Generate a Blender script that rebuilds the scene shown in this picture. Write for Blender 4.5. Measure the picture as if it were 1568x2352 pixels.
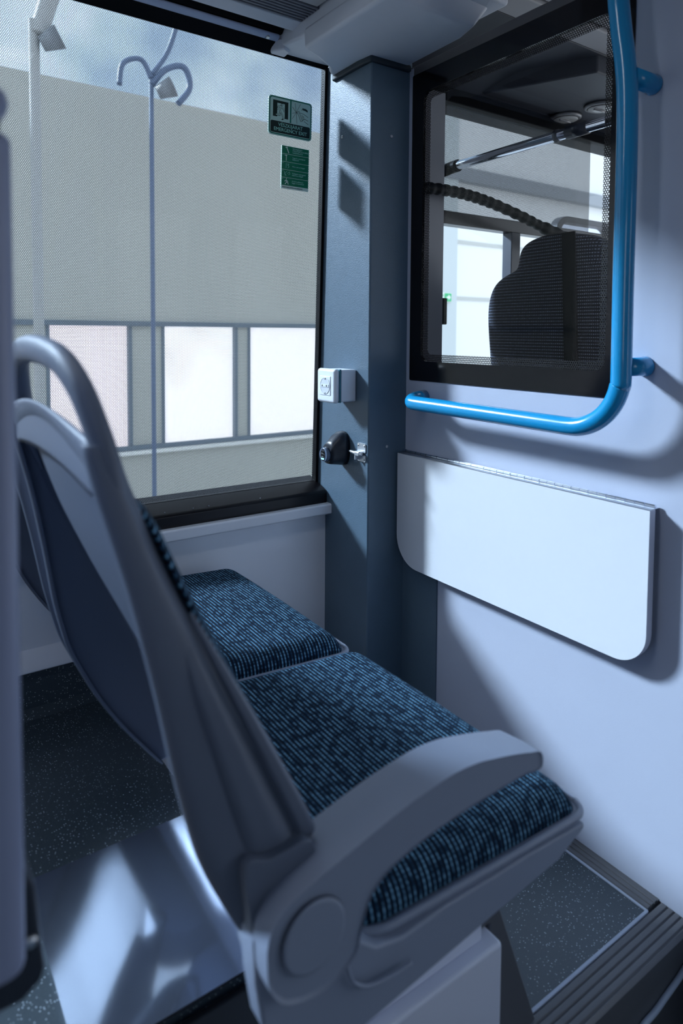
import bpy, bmesh, math, random
from mathutils import Vector, Matrix
random.seed(7)
for o in list(bpy.data.objects): bpy.data.objects.remove(o)
S = bpy.context.scene
COL = S.collection

# ------------------------------------------------------------------ camera
# world: X = towards the front of the bus, Y = towards the window side, Z up; the lens is at the origin
F_PX = 1541.52
yaw, pitch, roll = math.radians(54.9968), math.radians(2.9459), math.radians(0.3865)
fw = Vector((math.cos(yaw)*math.cos(pitch), math.sin(yaw)*math.cos(pitch), -math.sin(pitch)))
r0 = Vector((math.sin(yaw), -math.cos(yaw), 0.0))
u0 = r0.cross(fw)
RR = math.cos(roll)*r0 + math.sin(roll)*u0
UU = -math.sin(roll)*r0 + math.cos(roll)*u0
cam = bpy.data.cameras.new('camera')
cam_ob = bpy.data.objects.new('camera', cam); COL.objects.link(cam_ob)
m = Matrix((RR, UU, -fw)).transposed().to_4x4()
cam_ob.matrix_world = m
cam.sensor_fit = 'VERTICAL'; cam.sensor_height = 36.0; cam.sensor_width = 24.0
cam.lens = F_PX/2352*36.0
cam.shift_y = -(1176-845.95)/2352
cam.clip_start = 0.02; cam.clip_end = 200
cam.dof.use_dof = True; cam.dof.focus_distance = 1.68; cam.dof.aperture_fstop = 3.7
S.camera = cam_ob

# ------------------------------------------------------------------ world, sun, exposure
S.view_settings.view_transform = 'Standard'; S.view_settings.look = 'None'
S.view_settings.gamma = 1.0; S.view_settings.use_curve_mapping = False
S.view_settings.exposure = 0.0
W = bpy.data.worlds.new('sky'); S.world = W; W.use_nodes = True
nt = W.node_tree; bg = nt.nodes['Background']
tc = nt.nodes.new('ShaderNodeTexCoord'); sp = nt.nodes.new('ShaderNodeSeparateXYZ')
rm = nt.nodes.new('ShaderNodeValToRGB')
nt.links.new(tc.outputs['Generated'], sp.inputs[0]); nt.links.new(sp.outputs['Z'], rm.inputs[0])
rm.color_ramp.elements[0].position = 0.0; rm.color_ramp.elements[0].color = (0.62, 0.66, 0.70, 1)
rm.color_ramp.elements[1].position = 0.55; rm.color_ramp.elements[1].color = (0.72, 0.86, 1.0, 1)
e = rm.color_ramp.elements.new(0.08); e.color = (0.80, 0.88, 0.98, 1)
nt.links.new(rm.outputs[0], bg.inputs[0]); bg.inputs[1].default_value = 1.8
sun = bpy.data.lights.new('sun', 'SUN'); sun.energy = 16.0; sun.angle = math.radians(8); sun.color = (0.86, 0.93, 1.0)
sun_ob = bpy.data.objects.new('sun', sun); COL.objects.link(sun_ob)
SUN_DIR = Vector((0.49, -0.71, -0.49)).normalized()
sun_ob.rotation_euler = SUN_DIR.to_track_quat('-Z', 'Y').to_euler()

# ------------------------------------------------------------------ materials
def mat(name, col, rough=0.5, metal=0.0, noise=0.0, nscale=60, bump=0.0, bscale=400, spec=0.5, coat=0.0, emit=None, estr=0):
    M = bpy.data.materials.new(name); M.use_nodes = True
    n = M.node_tree.nodes; L = M.node_tree.links; b = n['Principled BSDF']
    b.inputs['Base Color'].default_value = (*col, 1); b.inputs['Roughness'].default_value = rough
    b.inputs['Metallic'].default_value = metal; b.inputs['Specular IOR Level'].default_value = spec
    b.inputs['Coat Weight'].default_value = coat
    t = n.new('ShaderNodeTexCoord')
    if noise:
        x = n.new('ShaderNodeTexNoise'); x.inputs['Scale'].default_value = nscale; x.inputs['Detail'].default_value = 3
        L.new(t.outputs['Object'], x.inputs['Vector'])
        mx = n.new('ShaderNodeMix'); mx.data_type = 'RGBA'
        mx.inputs[6].default_value = (*[c*(1-noise) for c in col], 1); mx.inputs[7].default_value = (*[min(1, c*(1+noise)) for c in col], 1)
        L.new(x.outputs['Fac'], mx.inputs[0]); L.new(mx.outputs[2], b.inputs['Base Color'])
    if bump:
        x = n.new('ShaderNodeTexNoise'); x.inputs['Scale'].default_value = bscale; x.inputs['Detail'].default_value = 2
        L.new(t.outputs['Object'], x.inputs['Vector'])
        bp = n.new('ShaderNodeBump'); bp.inputs['Strength'].default_value = bump; bp.inputs['Distance'].default_value = 0.001
        L.new(x.outputs['Fac'], bp.inputs['Height']); L.new(bp.outputs[0], b.inputs['Normal'])
    if emit:
        b.inputs['Emission Color'].default_value = (*emit, 1); b.inputs['Emission Strength'].default_value = estr
    return M

M_wall = mat('white_laminate', (0.49, 0.54, 0.67), 0.34, noise=0.02, nscale=8, bump=0.12, bscale=700)
M_rail = mat('white_rail', (0.84, 0.87, 0.95), 0.35)
M_side = mat('side_panel_gloss_lit', (0.84, 0.87, 0.95), 0.2, noise=0.01, nscale=5)  # paler copy of the white laminate; reflected light put into the colour
M_table = mat('table_laminate', (0.75, 0.79, 0.86), 0.28, noise=0.01, bump=0.05, bscale=500)
M_tedge = mat('table_edge', (0.66, 0.66, 0.76), 0.4)
M_pillar = mat('slate_vinyl', (0.090, 0.145, 0.205), 0.42, noise=0.06, nscale=30, bump=0.5, bscale=420)
M_black = mat('black_rubber', (0.004, 0.005, 0.007), 0.5, spec=0.1)
M_frit = mat('black_ceramic', (0.004, 0.004, 0.006), 0.12)
M_plastic = mat('seat_plastic', (0.115, 0.142, 0.205), 0.52, bump=0.25, bscale=900)
M_arm = mat('armrest_plastic', (0.25, 0.295, 0.40), 0.5, bump=0.2, bscale=900)
M_duct = mat('grey_abs', (0.72, 0.75, 0.83), 0.45, noise=0.02, bump=0.2, bscale=900)
M_post = mat('post_paint', (0.26, 0.30, 0.45), 0.4)
M_blue = mat('blue_powder_coat', (0.01, 0.30, 0.62), 0.22, noise=0.01, coat=0.5)
M_chrome = mat('chrome', (0.75, 0.78, 0.85), 0.12, metal=1.0)
M_steel = mat('brushed_steel', (0.62, 0.65, 0.70), 0.3, metal=1.0)
M_zinc = mat('zinc', (0.72, 0.76, 0.82), 0.3, metal=0.7)
M_socket = mat('socket_white', (0.78, 0.84, 0.95), 0.3)
M_socket_in = mat('socket_recess', (0.62, 0.67, 0.76), 0.35)
M_teal = mat('teal_gasket', (0.04, 0.16, 0.22), 0.4)
M_dark = mat('dark_plastic', (0.02, 0.026, 0.04), 0.35, bump=0.2)
M_usb = mat('usb_ring', (0.10, 0.14, 0.22), 0.3)
M_led = mat('usb_led', (0.3, 0.8, 1.0), 0.3, emit=(0.3, 0.75, 1.0), estr=1.2)
M_white = mat('white_grp', (0.70, 0.74, 0.88), 0.4)
M_nosing = mat('step_nosing', (0.10, 0.105, 0.12), 0.45, bump=0.15)
M_seal = mat('sealant', (0.42, 0.48, 0.60), 0.5)
M_gloss = mat('polished_cover', (0.50, 0.57, 0.70), 0.10, metal=0.92, noise=0.02)
M_ceil_d = mat('ceiling_dark', (0.035, 0.04, 0.055), 0.5, bump=0.1)
M_ceil_l = mat('ceiling_grey', (0.42, 0.42, 0.44), 0.5)
M_ceil_rib = mat('grille_rib', (0.16, 0.17, 0.21), 0.45)
M_encl = mat('saloon_lining', (0.26, 0.29, 0.35), 0.5)
M_bar = mat('bluegrey_bar', (0.42, 0.50, 0.70), 0.3)
M_hall = mat('hall_panel', (0.92, 0.93, 0.91), 0.7, noise=0.02, nscale=1.5)
M_hallg = mat('hall_render', (0.57, 0.58, 0.54), 0.8, noise=0.05, nscale=1.2)
M_hallb = mat('hall_beam', (0.30, 0.33, 0.36), 0.6)
M_hallt = mat('hall_trim', (0.20, 0.25, 0.30), 0.6)
M_pane = mat('lit_pane', (0.5, 0.5, 0.5), 0.4, emit=(0.97, 0.96, 1.0), estr=1.5)
M_pane2 = mat('lit_pane_rosy', (0.5, 0.5, 0.5), 0.4, emit=(1.0, 0.88, 0.95), estr=1.15)
M_green = mat('sign_green', (0.0, 0.20, 0.13), 0.35)
M_green2 = mat('sign_green_bright', (0.0, 0.22, 0.11), 0.35)
M_signl = mat('sign_pale_green', (0.55, 0.80, 0.72), 0.35)
M_signd = mat('sign_dark_green', (0.0, 0.018, 0.014), 0.35)
M_txt = mat('sign_lettering', (0.40, 0.85, 0.72), 0.4)
M_txtw = mat('sign_white', (0.75, 0.95, 0.85), 0.4)
M_exit = mat('exit_green', (0.0, 0.35, 0.12), 0.4, emit=(0.0, 0.35, 0.12), estr=0.5)
M_lens = mat('lamp_lens', (0.45, 0.45, 0.44), 0.25, noise=0.2, nscale=120)
M_lensr = mat('lamp_rim', (0.25, 0.25, 0.26), 0.3, metal=0.4)

def vinyl():
    M = mat('speckled_vinyl', (0.03, 0.045, 0.06), 0.33); n = M.node_tree.nodes; L = M.node_tree.links; b = n['Principled BSDF']
    t = n.new('ShaderNodeTexCoord'); v = n.new('ShaderNodeTexVoronoi'); v.inputs['Scale'].default_value = 250
    L.new(t.outputs['Object'], v.inputs['Vector'])
    r = n.new('ShaderNodeValToRGB'); r.color_ramp.elements[0].position = 0.10; r.color_ramp.elements[0].color = (1, 1, 1, 1)
    r.color_ramp.elements[1].position = 0.26; r.color_ramp.elements[1].color = (0, 0, 0, 1)
    L.new(v.outputs['Distance'], r.inputs[0])
    nn = n.new('ShaderNodeSeparateColor'); L.new(v.outputs['Color'], nn.inputs[0])
    gt = n.new('ShaderNodeMath'); gt.operation = 'GREATER_THAN'; gt.inputs[1].default_value = 0.45
    L.new(nn.outputs[0], gt.inputs[0]); mu = n.new('ShaderNodeMath'); mu.operation = 'MULTIPLY'
    L.new(gt.outputs[0], mu.inputs[0]); L.new(r.outputs[0], mu.inputs[1])
    x = n.new('ShaderNodeTexNoise'); x.inputs['Scale'].default_value = 500; L.new(t.outputs['Object'], x.inputs['Vector'])
    c0 = n.new('ShaderNodeMix'); c0.data_type = 'RGBA'; c0.inputs[6].default_value = (0.026, 0.042, 0.058, 1); c0.inputs[7].default_value = (0.055, 0.075, 0.09, 1)
    L.new(x.outputs['Fac'], c0.inputs[0])
    c = n.new('ShaderNodeMix'); c.data_type = 'RGBA'; c.inputs[7].default_value = (0.60, 0.70, 0.80, 1)
    L.new(mu.outputs[0], c.inputs[0]); L.new(c0.outputs[2], c.inputs[6]); L.new(c.outputs[2], b.inputs['Base Color'])
    return M
M_vinyl = vinyl()

def math_node(n, L, op, a, b=None, c=None):
    x = n.new('ShaderNodeMath'); x.operation = op
    for i, v in enumerate((a, b, c)):
        if v is None: continue
        if isinstance(v, (int, float)): x.inputs[i].default_value = v
        else: L.new(v, x.inputs[i])
    return x.outputs[0]

def ribbed():
    """corduroy-like moquette: light beads on dark rows; UV is in metres (u along the seat depth)"""
    M = mat('ribbed_moquette', (0.02, 0.1, 0.2), 0.85, spec=0.15); n = M.node_tree.nodes; L = M.node_tree.links; b = n['Principled BSDF']
    t = n.new('ShaderNodeUVMap'); t.uv_map = 'UVMap'; s = n.new('ShaderNodeSeparateXYZ'); L.new(t.outputs[0], s.inputs[0])
    u = math_node(n, L, 'MULTIPLY', s.outputs[0], 2*math.pi/0.0067)
    rib = math_node(n, L, 'MULTIPLY_ADD', math_node(n, L, 'SINE', u), 0.5, 0.5)
    v = math_node(n, L, 'MULTIPLY', s.outputs[1], 2*math.pi/0.0055)
    nz = n.new('ShaderNodeTexNoise'); nz.inputs['Scale'].default_value = 170; nz.inputs['Detail'].default_value = 2; L.new(t.outputs[0], nz.inputs['Vector'])
    vv = math_node(n, L, 'ADD', v, math_node(n, L, 'MULTIPLY', nz.outputs['Fac'], 5.0))
    bead = math_node(n, L, 'MULTIPLY_ADD', math_node(n, L, 'SINE', vv), 0.20, 0.80)
    nb = n.new('ShaderNodeTexNoise'); nb.inputs['Scale'].default_value = 75; nb.inputs['Detail'].default_value = 3; L.new(t.outputs[0], nb.inputs['Vector'])
    mot = n.new('ShaderNodeValToRGB'); mot.color_ramp.elements[0].position = 0.36; mot.color_ramp.elements[0].color = (0.34, 0.34, 0.34, 1)
    mot.color_ramp.elements[1].position = 0.56; L.new(nb.outputs['Fac'], mot.inputs[0])
    f = math_node(n, L, 'MULTIPLY', math_node(n, L, 'MULTIPLY', math_node(n, L, 'POWER', rib, 2.0), bead), mot.outputs[0])
    r = n.new('ShaderNodeValToRGB'); r.color_ramp.elements[0].color = (0.003, 0.008, 0.020, 1)
    r.color_ramp.elements[1].position = 0.85; r.color_ramp.elements[1].color = (0.20, 0.44, 0.66, 1)
    q = r.color_ramp.elements.new(0.35); q.color = (0.010, 0.050, 0.110, 1)
    L.new(f, r.inputs[0]); L.new(r.outputs[0], b.inputs['Base Color'])
    bp = n.new('ShaderNodeBump'); bp.inputs['Strength'].default_value = 1.0; bp.inputs['Distance'].default_value = 0.0016
    L.new(math_node(n, L, 'MULTIPLY', rib, bead), bp.inputs['Height']); L.new(bp.outputs[0], b.inputs['Normal'])
    return M
M_fab = ribbed()

def dashed():
    M = mat('dashed_moquette', (0.015, 0.018, 0.03), 0.8, spec=0.2); n = M.node_tree.nodes; L = M.node_tree.links; b = n['Principled BSDF']
    t = n.new('ShaderNodeTexCoord'); s = n.new('ShaderNodeSeparateXYZ'); L.new(t.outputs['Object'], s.inputs[0])
    z = math_node(n, L, 'SINE', math_node(n, L, 'MULTIPLY', s.outputs[2], 2*math.pi/0.0085))
    y = math_node(n, L, 'SINE', math_node(n, L, 'MULTIPLY', s.outputs[1], 2*math.pi/0.006))
    zg = math_node(n, L, 'GREATER_THAN', z, 0.45); yg = math_node(n, L, 'GREATER_THAN', y, -0.45)
    nb = n.new('ShaderNodeTexNoise'); nb.inputs['Scale'].default_value = 130; L.new(t.outputs['Object'], nb.inputs['Vector'])
    f = math_node(n, L, 'MULTIPLY', math_node(n, L, 'MULTIPLY', zg, yg), nb.outputs['Fac'])
    c = n.new('ShaderNodeMix'); c.data_type = 'RGBA'; c.inputs[6].default_value = (0.010, 0.012, 0.020, 1); c.inputs[7].default_value = (0.28, 0.33, 0.46, 1)
    L.new(f, c.inputs[0]); L.new(c.outputs[2], b.inputs['Base Color'])
    return M
M_dash = dashed()

def dots(name, pitch, radius, ax=0, az=2, inv=False, dark=(0.006, 0.008, 0.012), rough=0.4):
    """perforated film: round holes on a staggered grid, in metres of object space"""
    M = bpy.data.materials.new(name); M.use_nodes = True
    n = M.node_tree.nodes; L = M.node_tree.links; b = n['Principled BSDF']; out = n['Material Output']
    b.inputs['Base Color'].default_value = (*dark, 1); b.inputs['Roughness'].default_value = rough
    t = n.new('ShaderNodeTexCoord'); s = n.new('ShaderNodeSeparateXYZ'); L.new(t.outputs['Object'], s.inputs[0])
    def d2(off):
        a = math_node(n, L, 'ADD', math_node(n, L, 'MULTIPLY', s.outputs[ax], 1/pitch), off)
        a = math_node(n, L, 'SUBTRACT', math_node(n, L, 'FRACT', a), 0.5)
        c = math_node(n, L, 'ADD', math_node(n, L, 'MULTIPLY', s.outputs[az], 1/(pitch*1.732)), off)
        c = math_node(n, L, 'MULTIPLY', math_node(n, L, 'SUBTRACT', math_node(n, L, 'FRACT', c), 0.5), 1.732)
        return math_node(n, L, 'ADD', math_node(n, L, 'MULTIPLY', a, a), math_node(n, L, 'MULTIPLY', c, c))
    d = math_node(n, L, 'MINIMUM', d2(0.0), d2(0.5))
    hole = math_node(n, L, 'GREATER_THAN' if inv else 'LESS_THAN', d, radius*radius)
    tr = n.new('ShaderNodeBsdfTransparent'); mx = n.new('ShaderNodeMixShader')
    L.new(hole, mx.inputs[0]); L.new(b.outputs[0], mx.inputs[1]); L.new(tr.outputs[0], mx.inputs[2]); L.new(mx.outputs[0], out.inputs[0])
    return M
M_film = dots('perforated_film', 0.0036, 0.405, dark=(0.02, 0.025, 0.03))
M_film2 = dots('perforated_film_cab', 0.0036, 0.40, dark=(0.05, 0.05, 0.045))
M_dotb = dots('dot_matrix_print', 0.0048, 0.36, ax=1, az=2, dark=(0.005, 0.005, 0.007))

def glass(name, tint=(0.96, 0.98, 1.0), ior=1.45, gain=1.0):
    M = bpy.data.materials.new(name); M.use_nodes = True
    n = M.node_tree.nodes; L = M.node_tree.links; out = n['Material Output']
    tr = n.new('ShaderNodeBsdfTransparent'); tr.inputs[0].default_value = (*tint, 1)
    g = n.new('ShaderNodeBsdfGlossy'); g.inputs['Roughness'].default_value = 0.0
    fr = n.new('ShaderNodeFresnel'); fr.inputs[0].default_value = ior
    ge = n.new('ShaderNodeNewGeometry')
    f = math_node(n, L, 'MULTIPLY', math_node(n, L, 'MULTIPLY', fr.outputs[0], gain), math_node(n, L, 'SUBTRACT', 1.0, ge.outputs['Backfacing']))
    mx = n.new('ShaderNodeMixShader'); L.new(f, mx.inputs[0]); L.new(tr.outputs[0], mx.inputs[1]); L.new(g.outputs[0], mx.inputs[2]); L.new(mx.outputs[0], out.inputs[0])
    return M
M_glass = glass('window_glass')
M_glassp = glass('partition_glass', (0.985, 0.99, 1.0), 1.45, 0.85)

def translucent():
    M = bpy.data.materials.new('clerestory_glazing'); M.use_nodes = True
    n = M.node_tree.nodes; L = M.node_tree.links; out = n['Material Output']
    t = n.new('ShaderNodeTexCoord'); x = n.new('ShaderNodeTexNoise'); x.inputs['Scale'].default_value = 0.8; x.inputs['Detail'].default_value = 3
    L.new(t.outputs['Object'], x.inputs['Vector'])
    r = n.new('ShaderNodeValToRGB'); r.color_ramp.elements[0].position = 0.35; r.color_ramp.elements[0].color = (0.64, 0.71, 0.78, 1)
    r.color_ramp.elements[1].position = 0.65; r.color_ramp.elements[1].color = (0.92, 0.96, 0.98, 1); L.new(x.outputs['Fac'], r.inputs[0])
    tr = n.new('ShaderNodeBsdfTransparent'); L.new(r.outputs[0], tr.inputs[0]); L.new(tr.outputs[0], out.inputs[0])
    return M
M_clere = translucent()

# ------------------------------------------------------------------ mesh helpers
class MB:
    def __init__(s): s.v = []; s.f = []; s.uv = {}
    def add(s, vs, fs):
        k = len(s.v); s.v += [tuple(map(float, v)) for v in vs]; s.f += [tuple(i+k for i in f) for f in fs]; return s
    def box(s, x0, x1, y0, y1, z0, z1):
        x0, x1 = min(x0, x1), max(x0, x1); y0, y1 = min(y0, y1), max(y0, y1); z0, z1 = min(z0, z1), max(z0, z1)
        return s.add([(x0,y0,z0),(x1,y0,z0),(x1,y1,z0),(x0,y1,z0),(x0,y0,z1),(x1,y0,z1),(x1,y1,z1),(x0,y1,z1)],
              [(0,3,2,1),(4,5,6,7),(0,1,5,4),(1,2,6,5),(2,3,7,6),(3,0,4,7)])
    def prism(s, pts, axis, a, b):
        """pts: 2D polygon; axis: extrusion axis 0,1,2"""
        n = len(pts); vs = []
        for c in (a, b):
            for p, q in pts: vs.append({0: (c, p, q), 1: (p, c, q), 2: (p, q, c)}[axis])
        fs = [tuple(range(n)), tuple(range(2*n-1, n-1, -1))] + [(i, i+n, (i+1) % n+n, (i+1) % n) for i in range(n)]
        return s.add(vs, fs)
    def tube(s, path, r, seg=20, r2=None, up=Vector((0, 0, 1)), cap=True):
        P = [Vector(p) for p in path]; n = len(P); vs = []; N = None
        for i, p in enumerate(P):
            T = (P[min(i+1, n-1)]-P[max(i-1, 0)]).normalized()
            if N is None:
                N = up - T*up.dot(T)
                if N.length < 1e-3: N = Vector((1, 0, 0)) - T*T.x
            else: N = N - T*N.dot(T)
            N.normalize(); B = T.cross(N)
            ra = r[i] if isinstance(r, (list, tuple)) else r
            rb = (r2[i] if isinstance(r2, (list, tuple)) else r2) if r2 is not None else ra
            for k in range(seg):
                a = 2*math.pi*k/seg; vs.append(p + N*math.cos(a)*ra + B*math.sin(a)*rb)
        fs = [(i*seg+k, i*seg+(k+1) % seg, (i+1)*seg+(k+1) % seg, (i+1)*seg+k) for i in range(n-1) for k in range(seg)]
        if cap: fs += [tuple(range(seg-1, -1, -1)), tuple((n-1)*seg+k for k in range(seg))]
        return s.add(vs, fs)
    def grid(s, rows):
        n = len(rows); m_ = len(rows[0])
        return s.add([p for r in rows for p in r], [(i*m_+j, i*m_+j+1, (i+1)*m_+j+1, (i+1)*m_+j) for i in range(n-1) for j in range(m_-1)])
    def build(s, name, material, parent=None, smooth=False, bevel=0, bseg=3, subsurf=0, solid=0, soff=0.0, angle=35, uv=None):
        vs = [Vector(v) for v in s.v]
        if parent is not None: org = WORLD[parent.name]
        else:
            xs = [v.x for v in vs]; ys = [v.y for v in vs]; zs = [v.z for v in vs]
            org = Vector(((min(xs)+max(xs))/2, (min(ys)+max(ys))/2, min(zs)))
        me = bpy.data.meshes.new(name); me.from_pydata([tuple(v-org) for v in vs], [], s.f)
        bm = bmesh.new(); bm.from_mesh(me); bmesh.ops.recalc_face_normals(bm, faces=bm.faces); bm.to_mesh(me); bm.free()
        if uv is not None:
            lay = me.uv_layers.new(name='UVMap')
            for p in me.polygons:
                for li in p.loop_indices: lay.data[li].uv = uv[me.loops[li].vertex_index]
        me.materials.append(material)
        o = bpy.data.objects.new(name, me); COL.objects.link(o)
        if parent is None: o.location = org; WORLD[o.name] = org
        else: o.parent = parent; WORLD[o.name] = org
        if solid:
            d = o.modifiers.new('solid', 'SOLIDIFY'); d.thickness = solid; d.offset = soff
        if bevel:
            d = o.modifiers.new('bevel', 'BEVEL'); d.width = bevel; d.segments = bseg; d.limit_method = 'ANGLE'; d.angle_limit = math.radians(angle); d.harden_normals = False
        if subsurf:
            d = o.modifiers.new('sub', 'SUBSURF'); d.levels = subsurf; d.render_levels = subsurf
        if smooth or bevel or subsurf:
            for p in me.polygons: p.use_smooth = True
            if not subsurf:
                d = o.modifiers.new('wn', 'WEIGHTED_NORMAL'); d.keep_sharp = True
        return o
WORLD = {}
def thing(name, loc, label, cat, group=None, kind=None):
    o = bpy.data.objects.new(name, None); COL.objects.link(o); o.location = loc; o.empty_display_size = 0.05
    WORLD[o.name] = Vector(loc); tag(o, label, cat, group, kind); return o
def tag(o, label=None, cat=None, group=None, kind=None):
    if label: o['label'] = label
    if cat: o['category'] = cat
    if group: o['group'] = group
    if kind: o['kind'] = kind
    return o
def struct(o, label=None, cat=None):
    return tag(o, label, cat, None, 'structure')
def box(*a): return MB().box(*a)
def ring(outer, inner_pts, axis, a, b): pass
def arcpts(cx, cy, r, a0, a1, n=8):
    return [(cx+r*math.cos(math.radians(a0+(a1-a0)*i/n)), cy+r*math.sin(math.radians(a0+(a1-a0)*i/n))) for i in range(n+1)]
def rrect(x0, x1, y0, y1, r, n=6):
    return arcpts(x1-r, y1-r, r, 0, 90, n)+arcpts(x0+r, y1-r, r, 90, 180, n)+arcpts(x0+r, y0+r, r, 180, 270, n)+arcpts(x1-r, y0+r, r, 270, 360, n)
def frame_prism(mb, outer, inner, axis, a, b):
    """ring between two loops with the same number of points"""
    n = len(outer); vs = []
    P = {0: lambda c, p: (c, p[0], p[1]), 1: lambda c, p: (p[0], c, p[1]), 2: lambda c, p: (p[0], p[1], c)}[axis]
    for c in (a, b):
        vs += [P(c, p) for p in outer]; vs += [P(c, p) for p in inner]
    fs = []
    for i in range(n):
        j = (i+1) % n
        fs += [(i, j, n+j, n+i), (2*n+i, 3*n+i, 3*n+j, 2*n+j), (i, 2*n+i, 2*n+j, j), (n+i, n+j, 3*n+j, 3*n+i)]
    return mb.add(vs, fs)
def smooth_path(pts, n=8):
    """Catmull-Rom through points"""
    P = [Vector(p) for p in pts]; out = []
    for i in range(len(P)-1):
        a = P[max(i-1, 0)]; b = P[i]; c = P[i+1]; d = P[min(i+2, len(P)-1)]
        for k in range(n):
            t = k/n; out.append(0.5*((2*b)+(c-a)*t+(2*a-5*b+4*c-d)*t*t+(3*b-a-3*c+d)*t**3))
    out.append(P[-1]); return out
def closed(pts, n=3):
    """closed Catmull-Rom resampling of a 2D outline"""
    N_ = len(pts); out = []
    for i in range(N_):
        a, b, c, d = [Vector(pts[(i+k-1) % N_]) for k in range(4)]
        for k in range(n):
            t = k/n; q = 0.5*((2*b)+(c-a)*t+(2*a-5*b+4*c-d)*t*t+(3*b-a-3*c+d)*t**3); out.append((q.x, q.y))
    return out
def screw(parent, p, n_axis, r=0.004, name='screw', m_=None):
    """pan-head screw with a recess, facing -X or -Y"""
    mb = MB(); x, y, z = p; d = Vector(((-1, 0, 0), (0, -1, 0))[n_axis])
    P = Vector(p); mb.tube([P, P+d*r*0.35, P+d*r*0.6], [r, r, r*0.6], 14)
    mb.tube([P+d*r*0.55, P+d*r*0.64], [r*0.28, r*0.28], 6)
    return mb.build(name, m_ or M_steel, parent, smooth=False)

def text_mesh(txt, size, origin, parent, material, name='lettering', align='CENTER', facing='-Y', thick=0.0003, squeeze=1.0):
    cu = bpy.data.curves.new(name, 'FONT'); cu.body = txt; cu.size = size; cu.align_x = align; cu.align_y = 'CENTER'; cu.extrude = thick; cu.space_line = 0.95
    to = bpy.data.objects.new('tmp', cu); COL.objects.link(to)
    dg = bpy.context.evaluated_depsgraph_get(); me = bpy.data.meshes.new_from_object(to.evaluated_get(dg))
    bpy.data.objects.remove(to); me.name = name
    R = Matrix.Rotation(math.radians(90), 4, 'X') if facing == '-Y' else Matrix.Rotation(math.radians(-90), 4, 'Z') @ Matrix.Rotation(math.radians(90), 4, 'X')
    me.transform(R @ Matrix.Diagonal((squeeze, 1, 1, 1)))
    o = Vector(origin) - WORLD[parent.name]
    me.transform(Matrix.Translation(o)); me.materials.clear(); me.materials.append(material)
    ob = bpy.data.objects.new(name, me); COL.objects.link(ob); ob.parent = parent; WORLD[ob.name] = WORLD[parent.name]
    return ob

D = 1.12            # partition plane X
def wy(z): return 1.53 - 0.035*z      # side window glass leans inwards towards the roof

# ================================================================== SETTING
# --- left side wall below the window
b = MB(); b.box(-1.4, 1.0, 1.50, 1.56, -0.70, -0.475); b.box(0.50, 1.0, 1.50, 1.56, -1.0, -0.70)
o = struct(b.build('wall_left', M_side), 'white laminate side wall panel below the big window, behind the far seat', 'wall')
b = MB(); b.box(-1.4, 1.005, 1.470, 1.51, -0.483, -0.455)
struct(b.build('trim_1', M_rail, bevel=0.005), 'white rounded sill rail along the top of the side wall panel', 'trim')
# cove between wall and floor covering
b = MB()
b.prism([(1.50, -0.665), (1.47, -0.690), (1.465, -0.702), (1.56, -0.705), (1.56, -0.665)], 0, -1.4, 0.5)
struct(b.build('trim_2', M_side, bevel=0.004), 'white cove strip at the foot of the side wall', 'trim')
b = MB(); b.prism([(1.48, -0.70), (1.475, -0.78), (1.455, -0.795), (1.56, -0.795), (1.56, -0.70)], 0, -1.4, 0.5)
struct(b.build('baseboard_left', M_vinyl), 'dark floor covering turned up against the side wall', 'baseboard')

# --- window 1 (big side window with perforated film)
w1 = thing('window_1', (0.2, 1.55, -0.41), 'large side window covered with white perforated film, left of the slate pillar', 'window', kind='structure')
def slab_at(mb, x0, x1, z0, z1, off0, off1):
    """slab parallel to the leaning glass, from depth off0 to off1 behind the glass line"""
    mb.add([(x0, wy(z0)+off0, z0), (x1, wy(z0)+off0, z0), (x1, wy(z0)+off1, z0), (x0, wy(z0)+off1, z0),
            (x0, wy(z1)+off0, z1), (x1, wy(z1)+off0, z1), (x1, wy(z1)+off1, z1), (x0, wy(z1)+off1, z1)],
           [(0,3,2,1),(4,5,6,7),(0,1,5,4),(1,2,6,5),(2,3,7,6),(3,0,4,7)])
    return mb
slab_at(MB(), -1.38, 0.998, -0.41, 0.72, 0.004, 0.010).build('glass_pane', M_glass, w1)
fl = slab_at(MB(), -1.38, 0.998, -0.402, 0.705, 0.0022, 0.0026)
fl.build('perforated_film', M_film, w1)
fr = MB()
slab_at(fr, 0.991, 0.9992, -0.45, 0.74, -0.009, 0.012)      # black seal at the pillar
slab_at(fr, -1.38, 1.0, -0.455, -0.404, -0.004, 0.05)
fr.build('rubber_seal', M_black, w1, bevel=0.002)
sl = MB(); sl.prism([(1.575, -0.395), (1.540, -0.405), (1.497, -0.421), (1.490, -0.428), (1.490, -0.456), (1.575, -0.456)], 0, -1.38, 0.998)
sl.build('sill', mat('sill_black', (0.007, 0.006, 0.008), 0.3, spec=0.3), w1, bevel=0.002)
for x in (0.55, 0.62, 0.66, 0.80):
    MB().tube([(x, 1.50, -0.420), (x, 1.498, -0.418)], 0.0012, 8).build('rivet', M_steel, w1)

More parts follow.
